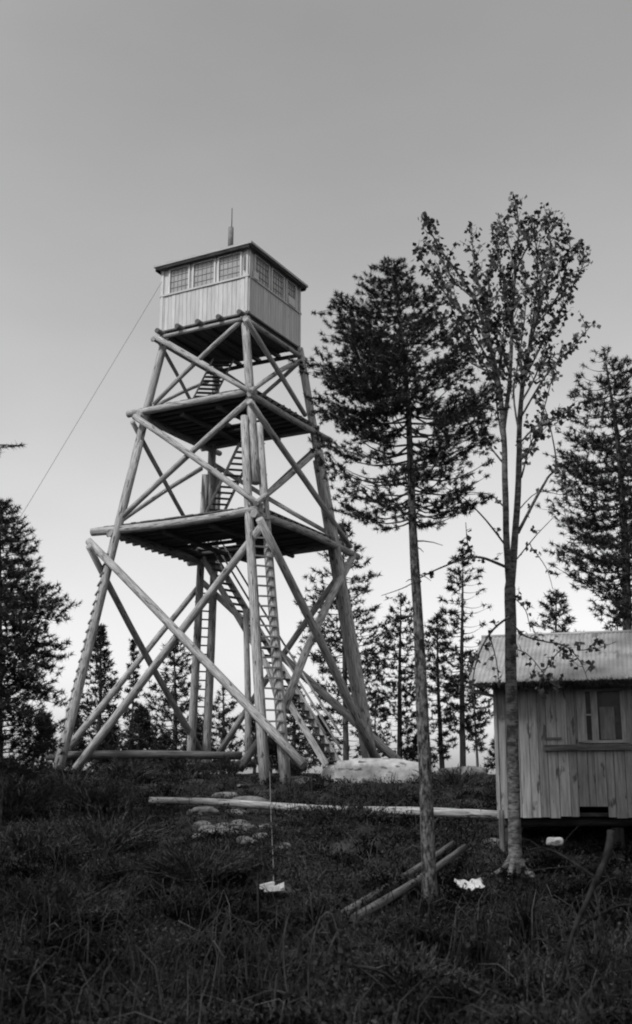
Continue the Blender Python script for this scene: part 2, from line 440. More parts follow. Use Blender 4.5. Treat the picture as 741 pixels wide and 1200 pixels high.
# stairs
def stair(p0, p1, width, n, sdir, st_r=.035, rails=None, m='log', dense=True):
    p0 = Vector(p0); p1 = Vector(p1); sdv = Vector(sdir).normalized()
    mb = MB()
    for s_ in (-1, 1): mb.bar(p0+sdv*s_*width/2, p1+sdv*s_*width/2, .05, .19, side=sdv)
    st = mb.build('stair', M[m], tower)
    run = (p1-p0); run.z = 0; run.normalize()
    for i in range(n):
        t = (i+.5)/n; c = p0+(p1-p0)*t
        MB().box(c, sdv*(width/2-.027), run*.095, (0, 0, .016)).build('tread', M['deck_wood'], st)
    if rails:
        for s_, hgt in rails:
            q = MB(); o = Vector((0, 0, hgt))
            q.log(p0+sdv*s_*width/2*1.1+o, p1+sdv*s_*width/2*1.1+o, .035, .03, n=7, bend=.004)
            q.build('handrail', M['log'], st)
    return st
# flight 1: ground by the right foot up to the hatch of the lower deck
c0 = Vector((TX, TY, 0))
s_top = at(246, 656, 37.6); s_bot = at(391, 897, 34.2)
sv = (s_top-s_bot).cross(Vector((0, 0, 1))).normalized()
st1 = stair(s_bot, s_top, .62, 27, sv, rails=[(1, .85), (-1, .85), (1, .45)])
# stair prop
ptop = at(288, 714, 35.6); pb = at(291, 893, 35.6)
MB().log(pb, ptop, .10, .085).build('stair_prop', M['log'], tower)
MB().log(at(306, 760, 34.6)+Vector((0, .4, 0)), at(345, 905, 34.3), .045, .04).build('stair_prop', M['log'], tower)
# flight 2 and 3
s2b = at(252, 601, 37.3); s2t = at(291, 520, 36.2)
stair(s2b, s2t, .55, 12, Vector((1, .25, 0)))
s3b = at(236, 472, 37.2); s3t = at(262, 421, 36.4)
stair(s3b, s3t, .66, 11, Vector((1, .1, 0)))

# sill logs low between the feet
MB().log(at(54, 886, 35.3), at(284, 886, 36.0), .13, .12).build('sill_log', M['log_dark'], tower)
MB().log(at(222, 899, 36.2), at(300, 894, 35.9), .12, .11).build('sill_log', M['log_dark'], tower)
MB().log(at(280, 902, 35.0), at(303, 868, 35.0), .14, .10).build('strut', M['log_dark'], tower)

# ---- the boarded lookout cabin on top
HD = 2.311/math.sqrt(2); HB = H3+.123; HH = 2.149
cc = Vector((TX, TY, 0))
def hp(u, v, z): return fr(cc, u, v, z)
corners = [(-HD, -HD), (HD, -HD), (HD, HD), (-HD, HD)]   # L, N, R, F
faces4 = [('LN', hp(-HD, -HD, HB), e1, -e2), ('NR', hp(HD, -HD, HB), e2, e1), ('RF', hp(HD, HD, HB), -e1, e2), ('FL', hp(-HD, HD, HB), -e2, -e1)]
SILL = 1.17; WTOP = 2.0; WD = 2*HD
wins = {'LN': [(.10, .33), (.375, .625), (.665, .92)], 'NR': [(.10, .37), (.42, .66), (.71, .90)], 'RF': [(.1, .36), (.4, .64), (.68, .92)], 'FL': [(.1, .45), (.55, .9)]}
up = Vector((0, 0, 1))
wl = MB()
for nm, P, d, n in faces4:
    x = 0
    while x < WD-.01:
        bw = min(random.uniform(.13, .17), WD-x)
        mid = (x+bw/2)/WD; pro = random.uniform(0, .012)
        inwin = [q for q in wins[nm] if q[0] < mid < q[1]]
        hgt = SILL if True else HH
        wl.box(P+d*(x+bw/2)+up*(hgt/2-.02)-n*(.02-pro), d*(bw/2-.005), n*.02, up*(hgt/2+.02))
        if not inwin:
            wl.box(P+d*(x+bw/2)+up*((SILL+HH)/2)-n*(.022-pro*.3), d*(bw/2-.002), n*.018, up*((HH-SILL)/2))
        else:
            wl.box(P+d*(x+bw/2)+up*((WTOP+HH)/2)-n*.022, d*(bw/2), n*.018, up*((HH-WTOP)/2))
        x += bw
    # sill rail and corner boards
    wl.box(P+d*WD/2+up*(SILL+.0)+n*.022, d*(WD/2+.03), n*.022, up*.028)
    for xx in (.05, WD-.05): wl.box(P+d*xx+up*(HH/2)+n*.019, d*.045, n*.014, up*(HH/2-.004))
wall = wl.build('cabin_wall', M['hut_board'], tower)
for nm, P, d, n in faces4:
    for (a, b) in wins[nm]:
        x0, x1 = a*WD, b*WD
        fm = MB(); fw = .028
        for xx in (x0, x1): fm.box(P+d*xx+up*((SILL+WTOP)/2+.02)+n*.022, d*fw, n*.02, up*((WTOP-SILL)/2))
        fm.box(P+d*(x0+x1)/2+up*(WTOP+.02)+n*.022, d*((x1-x0)/2+fw), n*.017, up*.025)
        wn = fm.build('window', M['trim'], wall)
        pn = MB(); pn.box(P+d*(x0+x1)/2+up*(SILL+WTOP)/2-n*.01, d*((x1-x0)/2-fw), n*.004, up*((WTOP-SILL)/2)); pn.build('window_pane', M['pane'], wall)
        gr = MB(); ncol = 4
        for i in range(1, ncol+1): gr.box(P+d*(x0+(x1-x0)*i/(ncol+1))+up*(SILL+WTOP)/2, d*.004, n*.008, up*((WTOP-SILL)/2-.02))
        for j in range(1, 4): gr.box(P+d*(x0+x1)/2+up*(SILL+(WTOP-SILL)*j/4)+n*.002, d*((x1-x0)/2-fw), n*.007, up*.004)
        gr.build('glazing_bar', M['frame'], wall)
P, d, n = faces4[0][1:]
MB().box(P+d*.962*WD+up*1.62+n*.045, d*.03, n*.02, up*.24).build('narrow_vent', M['pipe'], wall)
P, d, n = faces4[1][1:]
MB().box(P+d*.11*WD+up*(1.30)+n*.05, d*.13, n*.02, up*.12).build('open_shutter', M['trim'], wall)
MB().box(P+d*.80*WD+up*(1.33)+n*.05, d*.22, n*.02, up*.14).build('open_shutter', M['trim'], wall)
# cabin floor with joists sticking out past the left face
fl = MB(); fl.box(hp(0, 0, HB-.05), e1*(HD+.02), e2*(HD+.02), up*.025); flo = fl.build('cabin_floor', M['deck_wood'], tower)
for i in range(5):
    uu = -HD+.12+(2*HD-.24)*i/4
    MB().log(hp(uu, -HD-.34, HB-.13), hp(uu, HD+.15, HB-.13), .085, .08, n=8).build('joist', M['deck_wood'], flo)
for i in range(9):
    uu = -HD+.05+(2*HD-.1)*i/8
    MB().box(hp(uu, 0, HB-.085), e1*.09, e2*HD, up*.009).build('floor_board', M['deck_wood'], flo)
for vv, m in ((-HD-.07, 'log'), (HD+.05, 'log_dark')):  # rear log gets the darker copy, shade put into its colour
    MB().log(hp(-HD-.25, vv, HB-.27), hp(HD+.1, vv, HB-.27), .07, .065).build('edge_log', M[m], flo)
for uu in (-HD-.03, HD+.06):
    MB().log(hp(uu, -HD-.3, HB-.36), hp(uu, HD+.3, HB-.36), .08, .075).build('edge_log', M['log'], flo)
# roof: shallow pitch, wide eaves
RO = .20
def roof_pt(u, v, t): return hp(u, v, HB+HH+t)
rf = MB()
rr = HD+RO
b0 = len(rf.v)
for (u, v) in ((-1, -1), (1, -1), (1, 1), (-1, 1)):
    rf.v += [roof_pt(u*rr, v*rr, .0), roof_pt(u*rr, v*rr, .075), ]
rf.v += [roof_pt(0, 0, .22), roof_pt(0, 0, .06)]
for i in range(4):
    j = (i+1) % 4
    rf.quad_uv((2*i, 2*j, 2*j+1, 2*i+1), [(0, 0), (0, 3), (.1, 3), (.1, 0)])
    rf.quad_uv((2*i+1, 2*j+1, 8), [(0, 0), (3, 0), (1.5, 2)])
    rf.quad_uv((2*j, 2*i, 9), [(0, 0), (3, 0), (1.5, 2)])
roof = rf.build('roof', M['roof_felt'], tower)
fa = MB()
for nm, P, d, n in faces4:
    q = P+d*WD/2+up*(HH-.055)+n*(RO-.03)
    fa.box(q, d*(WD/2+RO-.09), n*.012, up*.05)
fa.build('eave_board', M['dark_wood'], roof)
pp = at(270.5, 283, 35.9)
MB().tube([pp-up*.3, pp+up*.1, pp+up*.50], .09, 12).build('stovepipe', M['pipe'], roof)
MB().tube([pp+up*.45+e1*.03, pp+up*1.2+e1*.03], .016, 6).build('lightning_rod', M['wire'], roof)
# guy wire and down-lead
g0 = at(190, 330, 34.6); g1 = at(20, 608, 30.5)
gdir = (g1-g0); g2 = g0+gdir*(1+(g1.z-1.9)/max(.1, (g0.z-g1.z)))
MB().tube([g0, (g0+g2)/2-up*.12, g2], .006, 5).build('guy_wire', M['wire'], tower)


# ---------------------------------------------------------------- stones
def stone(name, c, sx, sy, sz, m, seed, label, cat='rock', group=None, flat=0.0, rot=0.0):
    import bmesh
    bm = bmesh.new(); bmesh.ops.create_icosphere(bm, subdivisions=4, radius=1)
    ca, sa = math.cos(rot), math.sin(rot)
    for v in bm.verts:
        p = v.co.copy()
        q = Vector([math.copysign(abs(t)**(1-flat), t) for t in p])
        q *= 1+.30*noise.noise(p*.9+Vector((seed, 0, 0)))+.07*noise.noise(p*2.6+Vector((0, seed, 0)))+.02*noise.noise(p*8)
        x, y, z = q.x*sx, q.y*sy, q.z*sz
        v.co = Vector((x*ca-y*sa, x*sa+y*ca, z))
    me = bpy.data.meshes.new(name); bm.to_mesh(me); bm.free(); me.materials.append(m)
    me.polygons.foreach_set('use_smooth', [True]*len(me.polygons))
    o = bpy.data.objects.new(name, me); COL.objects.link(o); o.location = c
    return setp(o, label, cat, group)
c = at(440, 910, 32.3)
stone('boulder', c+Vector((.12, .3, -.05)), 1.18, .8, .50, M['pale_rock'], 3.3, 'long pale flat-topped boulder at the foot of the tower stair', flat=.68)
c = at(402, 902, 33.4); stone('boulder', c+Vector((0, 0, -.1)), .55, .5, .26, M['pale_rock'], 8.1, 'small pale ledge of rock under the last stair treads, left of the long boulder', flat=.4)
c = at(505, 1076, 16.6); stone('boulder', c+Vector((0, -.12, -.06)), .27, .2, .10, M['rock'], 5.2, 'flat grey stone lying against the foot of the near pine trunk', flat=.3)
c = hit(579, 990, .08); stone('boulder', c, .17, .16, .13, M['rock'], 6.4, 'rounded grey stone just left of the forked broad-leaved trunk', flat=.1)
c = at(650, 988, 18.9); stone('boulder', c+Vector((0, 0, .02)), .12, .1, .07, M['pale_rock'], 9.4, 'small whitish stone right of the forked broad-leaved trunk', flat=.3)
for i, (px, py, Y, s_, lb) in enumerate([(290, 968, 28.6, .55, 'low outcrop of pale bedrock below the lying log on the slope'),
                              (275, 994, 26.6, .38, 'lower knob of pale bedrock left of the hanging rope'),
                              (262, 952, 30.0, .34, 'uppermost small bedrock knob right below the lying log'),
                              (540, 912, 36.5, .8, 'low rocky hump on the skyline between the near pine and the shed'),
                              (350, 916, 32.0, .5, 'grey rock ledge on the hilltop below the tower ladder')]):
    cpt = at(px, py, Y); cpt.z = gz(cpt.x, cpt.y)-.06*s_
    stone('bedrock', cpt, s_, s_*.9, s_*.34, M['rock'], 2.1+i*3.7, lb, 'rock', flat=.2, rot=i)

for i in range(26):
    px = random.gauss(272, 26); py = random.gauss(975, 17); s_ = random.uniform(.08, .26)
    cpt = hit(px, py, .02)
    stone('stone', cpt+Vector((0, 0, s_*.08)), s_*random.uniform(.7, 1.2), s_*.8, s_*random.uniform(.35, .6), M['rock'], 1.7+i*2.3, 'small grey stone lying loose on the bare patch below the long lying log', 'stone', 'loose stones on the bare patch of the slope', flat=.15, rot=i)

# scraps of white paper / cloth
def scrap(px, py, Y, sx, sy, label, rot, cat='scrap'):
    cpt = hit(px, py, .08); mb = MB(); n = 7
    for j in range(n):
        for i in range(n):
            u, v = i/(n-1)-.5, j/(n-1)-.5
            e = 1+.35*noise.noise(Vector((u*4, v*4, px)))
            x, y = u*sx*e, v*sy*e; z = .055*noise.noise(Vector((u*5, v*5, px*.3)))+.05*abs(u)+.5*y
            mb.v.append(cpt+Vector((x*math.cos(rot)-y*math.sin(rot), x*math.sin(rot)+y*math.cos(rot), z+.05)))
    for k in range(n*n): mb.v.append(mb.v[k]-Vector((0, 0, .012)))
    o = n*n
    for j in range(n-1):
        for i in range(n-1):
            a = j*n+i; f = (a, a+1, a+n+1, a+n); uv = [(0, 0), (1, 0), (1, 1), (0, 1)]
            mb.quad_uv(f, uv, True); mb.quad_uv(tuple(o+t for t in reversed(f)), uv, True)
    ring = list(range(n))+[j*n+n-1 for j in range(1, n)]+[(n-1)*n+i for i in range(n-2, -1, -1)]+[j*n for j in range(n-2, 0, -1)]
    for a, b in zip(ring, ring[1:]+ring[:1]): mb.quad_uv((b, a, a+o, b+o), [(0, 0), (1, 0), (1, 1), (0, 1)])
    return mb.build('paper_scrap', M['paper'], origin=cpt, label=label, cat=cat)
scrap(551, 1041, 17.6, .40, .20, 'crumpled bright white scrap lying on the ground right of the near pine', .2)

# weighted rope hanging down the slope from the tower ladder
ra = at(316, 892, 33.0); rb = hit(321, 1040, .16)
rope = MB(); q = []
for i in range(15):
    t = i/14; p_ = ra.lerp(rb, t); p_.z += -.15*math.sin(math.pi*t)
    p_.z = max(p_.z, gz(p_.x, p_.y)+.12); q.append(p_)
rope.tube(q, .008, 5); rope.build('rope', M['rope'], origin=ra, label='thin pale rope running down the slope from the foot of the tower ladder', cat='rope')
mb = MB(); c = hit(321, 1041, .15)
mb.box(c, (.14, .03, .01), (-.02, .07, 0), (0, 0, .035)); mb.box(c+Vector((-.1, .02, .04)), (.09, .03, .02), (-.02, .06, 0), (0, 0, .03)); mb.box(c+Vector((.10, 0, .03)), (.05, -.01, .02), (0, .06, 0), (0, 0, .035))
mb.build('wooden_block', M['paper'], origin=c, label='small pale wooden block tied at the lower end of the thin rope', cat='block')

# ---------------------------------------------------------------- lying timber
a = hit(176, 938, .16); b = hit(592, 957, .10)
a.z = max(a.z, gz(a.x, a.y)+.05); b.z = max(b.z, gz(b.x, b.y)+.05)
mb = MB(); pts = []; 
for i in range(13):
    t = i/12; p_ = a.lerp(b, t); p_.z += .025*math.sin(t*9); pts.append(p_)
mb.tube(pts, [.08+.03*i/12 for i in range(13)], 10, wob=.04)
mb.build('fallen_log', M['log'], origin=a, label='long thin peeled log lying across the slope below the tower', cat='log')
for i, (p0, p1, lb) in enumerate([((404, 1072), (531, 990), 'upper of the two thin peeled poles lying side by side behind the near pine trunk'),
                      ((416, 1078), (545, 994), 'lower of the two thin peeled poles lying side by side behind the near pine trunk')]):
    a = hit(p0[0], p0[1], .10); b = hit(p1[0], p1[1], .12)
    MB().log(a+up*.02, b+up*.02, .06, .05, bend=.006).build('pole', M['log_dark'], origin=a, label=lb, cat='pole', group='peeled poles lying on the slope')  # dark colour holds the forest shade on these poles

# ---------------------------------------------------------------- the shed
CO = at(588, 957, 21.0); CO.z = 1.6
cu = Vector((.968, -.25, 0)).normalized(); cv = Vector((.25, .968, 0)).normalized()
CL, CD, CW = 4.6, 3.9, 2.34
shed = thing('shed', CO, 'weathered grey board shed with a corrugated metal roof, standing on low stumps at the right', 'shed')
def sp_(u, v, z): return CO+cu*u+cv*v+up*z
def zroof(v):   # roof plane heights (front eave at v=-.4, ridge at v=1.95)
    return 2.24+(1.13)*(v+.4)/2.35 if v <= 1.95 else 3.37-(1.13)*(v-1.95)/2.35
wb = MB(); WX0, WX1, WZ0, WZ1 = 1.47, 2.13, 1.235, 2.10
u = 0
while u < CL-.01:
    bw = min(random.uniform(.11, .19), CL-u); pr = random.uniform(0, .016); m_ = u+bw/2
    zb = random.uniform(-.02, .01)
    if 1.36 < m_ < 1.72: zb = .17     # the gap cut in the boards at the sill
    top = 2.30
    if WX0 < m_ < WX1:
        wb.box(sp_(m_, -.012-pr, (zb+WZ0)/2), cu*(bw/2-.004), cv*.012, up*(WZ0-zb)/2)
        wb.box(sp_(m_, -.012-pr, (WZ1+top)/2), cu*(bw/2-.004), cv*.012, up*(top-WZ1)/2)
    else:
        wb.box(sp_(m_, -.012-pr, (zb+top)/2), cu*(bw/2-.004), cv*.012, up*(top-zb)/2)
    u += bw
# gable and rear walls
for uu in (0.012, CL-.012):
    v = .02
    while v < CD-.01:
        bw = min(random.uniform(.12, .18), CD-v); top = zroof(v+bw/2)-.09
        wb.box(sp_(uu, v+bw/2, top/2), cv*(bw/2-.004), cu*.012, up*(top/2)); v += bw
u = .02
while u < CL-.03:
    bw = min(random.uniform(.12, .18), CL-.02-u)
    wb.box(sp_(u+bw/2, CD+.012, 1.13), cu*(bw/2-.004), cv*.012, up*1.13); u += bw
swall = wb.build('wall', M['cabin_board'], shed)
MB().box(sp_(CL/2, CD-.03, 1.13), cu*(CL/2-.05), cv*.012, up*1.10).build('light_baffle', M['dark_wood'], shed)  # added dark sheet, blocks daylight through the board gaps
cbm = MB(); cbm.box(sp_(-.035, -.03, 1.1), cu*.03, cv*.05, up*1.12); cbm.box(sp_(.06, -.045, 1.1), cu*.06, cv*.011, up*1.12)
cbm.build('corner_board', M['cabin_board'], swall)
# board ledge below the window; the short dark strip stands for a shadow gap
lb_ = MB(); lb_.box(sp_(2.0, -.065, 1.14), cu*1.22, cv*.03, up*.05); lb_.box(sp_(.93, -.045, 1.30), cu*.14, cv*.014, up*.018)
lb_.build('ledge', M['log_dark'], swall)
# window: two casements
wf = MB(); wz = (WZ0+WZ1)/2; wh = (WZ1-WZ0)/2
for uu, ww in ((WX0-.045, .075), (WX0+.17, .055), (WX1-.02, .035)): wf.box(sp_(uu, -.05, wz), cu*ww, cv*.022, up*wh)
wf.box(sp_((WX0+WX1)/2, -.052, WZ0), cu*(WX1-WX0+.1)/2, cv*.03, up*.025); wf.box(sp_((WX0+WX1)/2, -.052, WZ1), cu*(WX1-WX0+.1)/2, cv*.02, up*.022)
wf.box(sp_(WX0+.07, -.045, wz+.02), cu*.06, cv*.014, up*.014)
win = wf.build('window', M['frame'], shed)
MB().box(sp_((WX0+WX1)/2, .005, wz), cu*(WX1-WX0)/2, cv*.003, up*wh).build('window_pane', M['dark_pane'], win)
cur = MB()
for i in range(8): cur.box(sp_(WX0+.27+i*.03, -.008+.006*(i % 2), wz-.12), cu*.016, cv*.004, up*(wh-.16))
cur.build('curtain', M['curtain'], win)
# shed interior dark floor, sill beam, stumps
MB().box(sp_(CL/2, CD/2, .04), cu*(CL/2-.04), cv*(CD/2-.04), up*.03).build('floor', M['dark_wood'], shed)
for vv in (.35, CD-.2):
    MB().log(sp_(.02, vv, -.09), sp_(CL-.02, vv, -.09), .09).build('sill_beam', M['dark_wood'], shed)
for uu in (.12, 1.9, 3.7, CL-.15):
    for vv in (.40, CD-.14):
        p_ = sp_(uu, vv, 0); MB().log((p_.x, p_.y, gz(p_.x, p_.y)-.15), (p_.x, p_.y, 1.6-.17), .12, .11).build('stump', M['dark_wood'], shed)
# shade under the floor is put into the dark colour of beams and stumps
# roof: two corrugated slopes
def slope(v0, v1):
    mb = MB(); n = int((CL+.9)/.019); pitch = .076; uA = -.45
    b0 = 0
    rows = [v0+(v1-v0)*t for t in (0, .33, .66, 1)]
    for s_ in (0, -.006):
        for v in rows:
            for i in range(n+1):
                uu = uA+i*.019; mb.v.append(sp_(uu, v, zroof(v)+.011*math.cos(2*math.pi*(uu-uA)/pitch)+s_+.006*noise.noise(Vector((uu*1.5, v*1.2, 2)))))
    Nn = (n+1)*len(rows)
    for k in range(len(rows)-1):
        for i in range(n):
            a = k*(n+1)+i; uvq = [((uA+i*.019), rows[k]), (uA+(i+1)*.019, rows[k]), (uA+(i+1)*.019, rows[k+1]), (uA+i*.019, rows[k+1])]
            mb.quad_uv((a, a+1, a+n+2, a+n+1), uvq, True); mb.quad_uv((a+Nn+n+1, a+Nn+n+2, a+Nn+1, a+Nn), uvq, True)
    for i in range(n):
        mb.quad_uv((i, i+Nn, i+1+Nn, i+1), [(0, 0)]*4)
    return mb
rfo = slope(-.40, 1.95).build('roof', M['tin'], shed)
slope(4.30, 1.952).build('roof', M['tin'], shed)
MB().tube([sp_(-.46, 1.95, 3.375), sp_(CL+.46, 1.95, 3.375)], .035, 8).build('ridge_cap', M['tin'], rfo)
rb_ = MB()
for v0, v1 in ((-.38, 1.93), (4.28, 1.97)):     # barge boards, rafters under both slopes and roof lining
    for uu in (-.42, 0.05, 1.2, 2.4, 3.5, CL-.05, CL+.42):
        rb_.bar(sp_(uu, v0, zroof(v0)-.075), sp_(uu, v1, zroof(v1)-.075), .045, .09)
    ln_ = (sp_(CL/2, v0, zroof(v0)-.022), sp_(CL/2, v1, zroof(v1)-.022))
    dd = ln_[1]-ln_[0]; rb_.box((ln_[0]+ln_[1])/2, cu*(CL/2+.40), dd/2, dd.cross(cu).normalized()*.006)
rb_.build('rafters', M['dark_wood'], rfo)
fm_ = MB(); fm_.bar(sp_(-.44, -.36, zroof(-.36)-.14), sp_(-.06, .02, 2.05), .05, .05); fm_.build('eave_strut', M['log'], rfo)
# litter of needles and moss hanging along the front eave
C = []
for i in range(1500):
    uu = random.uniform(-.30, CL+.3) ; hmp = .5+.5*noise.noise(Vector((uu*3, 0, 4)))
    C.append(sp_(uu, -.39+random.uniform(-.05, .03), zroof(-.4)-.02-random.random()*.14*hmp+.02*hmp))
C = np.array([tuple(c_) for c_ in C]); D = rng.normal(size=C.shape)*[1, .5, .5]+[0, 0, -.3]
np_mesh('eave_litter', needle_tris(C, D, 6, .08, .006, .8), 3, M['needles'], rfo)
# corner post and rail end beside the shed
p_ = at(588, 958, 20.75); MB().log((p_.x, p_.y, gz(p_.x, p_.y)-.1), (p_.x, p_.y, p_.z+.12), .05, .045).build('stake', M['log_dark'], origin=p_, label='short stake standing at the left front corner of the shed', cat='stake')

# ---------------------------------------------------------------- trees
def curve_pts(a, b, bow, n=6):
    a = Vector(a); b = Vector(b); out = []
    for i in range(n+1):
        t = i/n; out.append(a.lerp(b, t)+Vector(bow)*math.sin(math.pi*t))
    return out
def interp_poly(pts, z):
    for i in range(len(pts)-1):
        if pts[i].z <= z <= pts[i+1].z or i == len(pts)-2:
            t = (z-pts[i].z)/(pts[i+1].z-pts[i].z); return pts[i].lerp(pts[i+1], max(0, min(1.2, t)))
def conifer(name, trunk_px, Y, prof, r0, label, cat, nb, tuft_k, tuft_L, tuft_W, mats=('pine_bark', 'needles'), group=None,
            rise=.15, tip_up=.25, density=1.0, seed=0, bare=0, spacing=.14, base_drop=None, clump=1.0, spread=.8, gap=1.5, sparse=None):
    """trunk_px: [(px,py)...] from foot to top. prof: [(py, left_px, right_px)...] crown outline, top to bottom."""
    random.seed(100+seed)
    tp = [at(x, y, Y) for x, y in trunk_px]
    foot = tp[0].copy(); foot.z = gz(foot.x, foot.y)-.15
    if base_drop is not None or tp[0].z > foot.z: tp.insert(0, foot)
    root = thing(name, (foot.x, foot.y, foot.z+.15), label, cat, group)
    H = tp[-1].z-tp[0].z
    tr = MB(); pts = []; rad = []
    for i in range(17):
        t = i/16; z = tp[0].z+H*t; p_ = interp_poly(tp, z)
        pts.append(p_); rad.append(r0*((1-t)**.75*.93+.04)*(1.22 if i == 0 else 1))
    tr.tube(pts, rad, 12, wob=.04)
    prz = []
    for (py, lx, rx) in prof:
        zc = at(370, py, Y).z; c = interp_poly(tp, zc)
        mpp = (at(371, py, Y)-at(370, py, Y)).x
        xl = at(lx, py, Y).x; xr = at(rx, py, Y).x
        prz.append((zc, c.x-xl, xr-c.x))
    prz.sort(); zs = [p[0] for p in prz]
    zlo, zhi = zs[0], zs[-1]
    zsparse = at(370, sparse, Y).z if sparse else -99
    C = []; D = []
    for i in range(nb):
        t = (i+random.random())/nb
        z = zlo+(zhi-zlo)*t
        az = i*2.399+random.uniform(-.5, .5)
        lf = float(np.interp(z, zs, [p[1] for p in prz])); rt = float(np.interp(z, zs, [p[2] for p in prz]))
        cx = math.cos(az); rr = (rt if cx > 0 else lf)*abs(cx)+ .5*(abs(rt)+abs(lf))*(1-abs(cx))
        ln = max(.1, rr)*random.choice([1.06, 1.0, .85, .62, .95, .75])
        o = interp_poly(tp, z - ln*rise)
        dirh = Vector((math.cos(az), math.sin(az), 0))
        tip = Vector((o.x, o.y, z))+dirh*ln
        bow = Vector((0, 0, -ln*tip_up*.6))
        bp = curve_pts(o, tip, bow, 5)
        br = max(.006, min(r0*.3, .008+.009*ln))
        tr.tube(bp, [br*(1-.8*j/5) for j in range(6)], 5, cap=False)
        # side twigs
        nt_ = max(2, int(ln*density/spacing))
        for k in range(nt_):
            s_ = .22+.78*(k+random.random()*.6)/nt_
            if random.random() > clump: continue
            j = min(4, int(s_*5)); p_ = bp[j].lerp(bp[j+1], s_*5-j) if s_ < 1 else bp[5]
            side = 1 if k % 2 else -1
            tl = ln*(.12+.32*(1-abs(s_-.55)))*random.uniform(.5, 1.1)
            a2 = az+side*random.uniform(.5, 1.1); dd = Vector((math.cos(a2), math.sin(a2), random.uniform(-.1, .45)))
            nseg = max(1, int(tl/(tuft_L*gap)))
            if z < zsparse and random.random() < .58: continue
            if noise.noise(p_*(26/Y)+Vector((seed, 0, 0))) < (-.20 if z < zsparse else -.33) and s_ < .97: continue
            if tl > .25 and mats[0] == 'pine_bark': tr.tube([p_, p_+dd*tl], [.007, .004], 3, cap=False)
            for q in range(nseg+1):
                pt = p_+dd*tl*(q+.3)/(nseg+.3)
                C.append(tuple(pt+Vector((random.gauss(0, .03), random.gauss(0, .03), random.gauss(0, .03))))); D.append((dd.x, dd.y, dd.z+.45))
        C.append(tuple(bp[5])); D.append((dirh.x, dirh.y, .5))
    for q in range(4): C.append(tuple(tp[-1]-Vector((0, 0, .12*q)))); D.append((0, 0, 1))
    # bare dead stubs below the crown
    for i in range(bare):
        z = tp[0].z+(zlo-tp[0].z)*random.uniform(.25, 1); o = interp_poly(tp, z); az = random.uniform(0, 6.28); ln = random.uniform(.1, .5)
        tr.tube(curve_pts(o, o+Vector((math.cos(az)*ln, math.sin(az)*ln, random.uniform(-.1, .15))), (0, 0, .03), 3), [.014, .01, .007, .004], 4)
    tr.build('trunk', M[mats[0]], root)
    np_mesh('crown', needle_tris(np.array(C), np.array(D), tuft_k, tuft_L, tuft_W, spread), 3, M[mats[1]], root)
    return root

# near pine right of the tower
conifer('pine_tree', [(505, 1068), (499, 920), (492, 760), (483, 600), (479, 480), (472, 400), (462, 308)], 17.0,
        [(306, 452, 472), (330, 420, 492), (355, 395, 512), (385, 378, 530), (420, 366, 552), (455, 368, 570), (490, 366, 584), (520, 380, 590), (548, 384, 592), (575, 382, 580), (600, 420, 540)],
        .112, 'tall slender pine with a dense dark crown, standing in front right of the tower', 'pine tree', 145, 38, .070, .006, spacing=.075, rise=.22, bare=18, seed=1, spread=1.5, sparse=478)
# right edge pine
conifer('pine_tree', [(738, 950), (736, 760), (733, 640), (725, 520), (708, 410)], 24.0,
        [(410, 700, 716), (435, 680, 745), (475, 665, 775), (520, 655, 790), (570, 650, 800), (620, 642, 800), (660, 650, 800), (690, 690, 790), (725, 700, 780)],
        .15, 'bushy dark pine cut by the right edge of the photo, rising behind the shed', 'pine tree', 150, 32, .105, .0085, spacing=.11, seed=2, rise=.2, spread=1.5, sparse=665)
# left edge trees
conifer('pine_tree', [(-4, 930), (-2, 760), (0, 590)], 24.0,
        [(588, -15, 14), (610, -40, 30), (640, -60, 42), (670, -70, 55), (700, -80, 68), (735, -90, 80), (765, -90, 76), (800, -90, 62), (840, -85, 70), (880, -80, 60), (910, -80, 50)],
        .15, 'dense dark conifer cut by the left edge of the photo', 'pine tree', 165, 30, .115, .0085, spacing=.12, seed=3, rise=-.05, tip_up=-.1, spread=1.5)
lt = conifer('pine_tree', [(-62, 930), (-60, 640), (-58, 380)], 21.0,
        [(380, -70, -50), (450, -100, -25), (520, -110, -6), (580, -110, -3), (640, -115, -12)],
        .15, 'taller pine just outside the left edge, one bare branch tip reaching into the photo', 'pine tree', 40, 14, .12, .009, spacing=.2, seed=4)
mb = MB(); a = at(-60, 530, 21); b = at(24, 522, 21)
mb.tube(curve_pts(a, b, (0, 0, .06), 6), [.03, .028, .025, .02, .017, .012, .007], 6); mb.build('branch', M['pine_bark'], lt)
C = [tuple(a.lerp(b, t)) for t in (.72, .8, .86, .92, .97, 1)]
np_mesh('crown', needle_tris(np.array(C), np.array([(1, 0, .1)]*6), 22, .11, .007, .6), 3, M['needles'], lt)

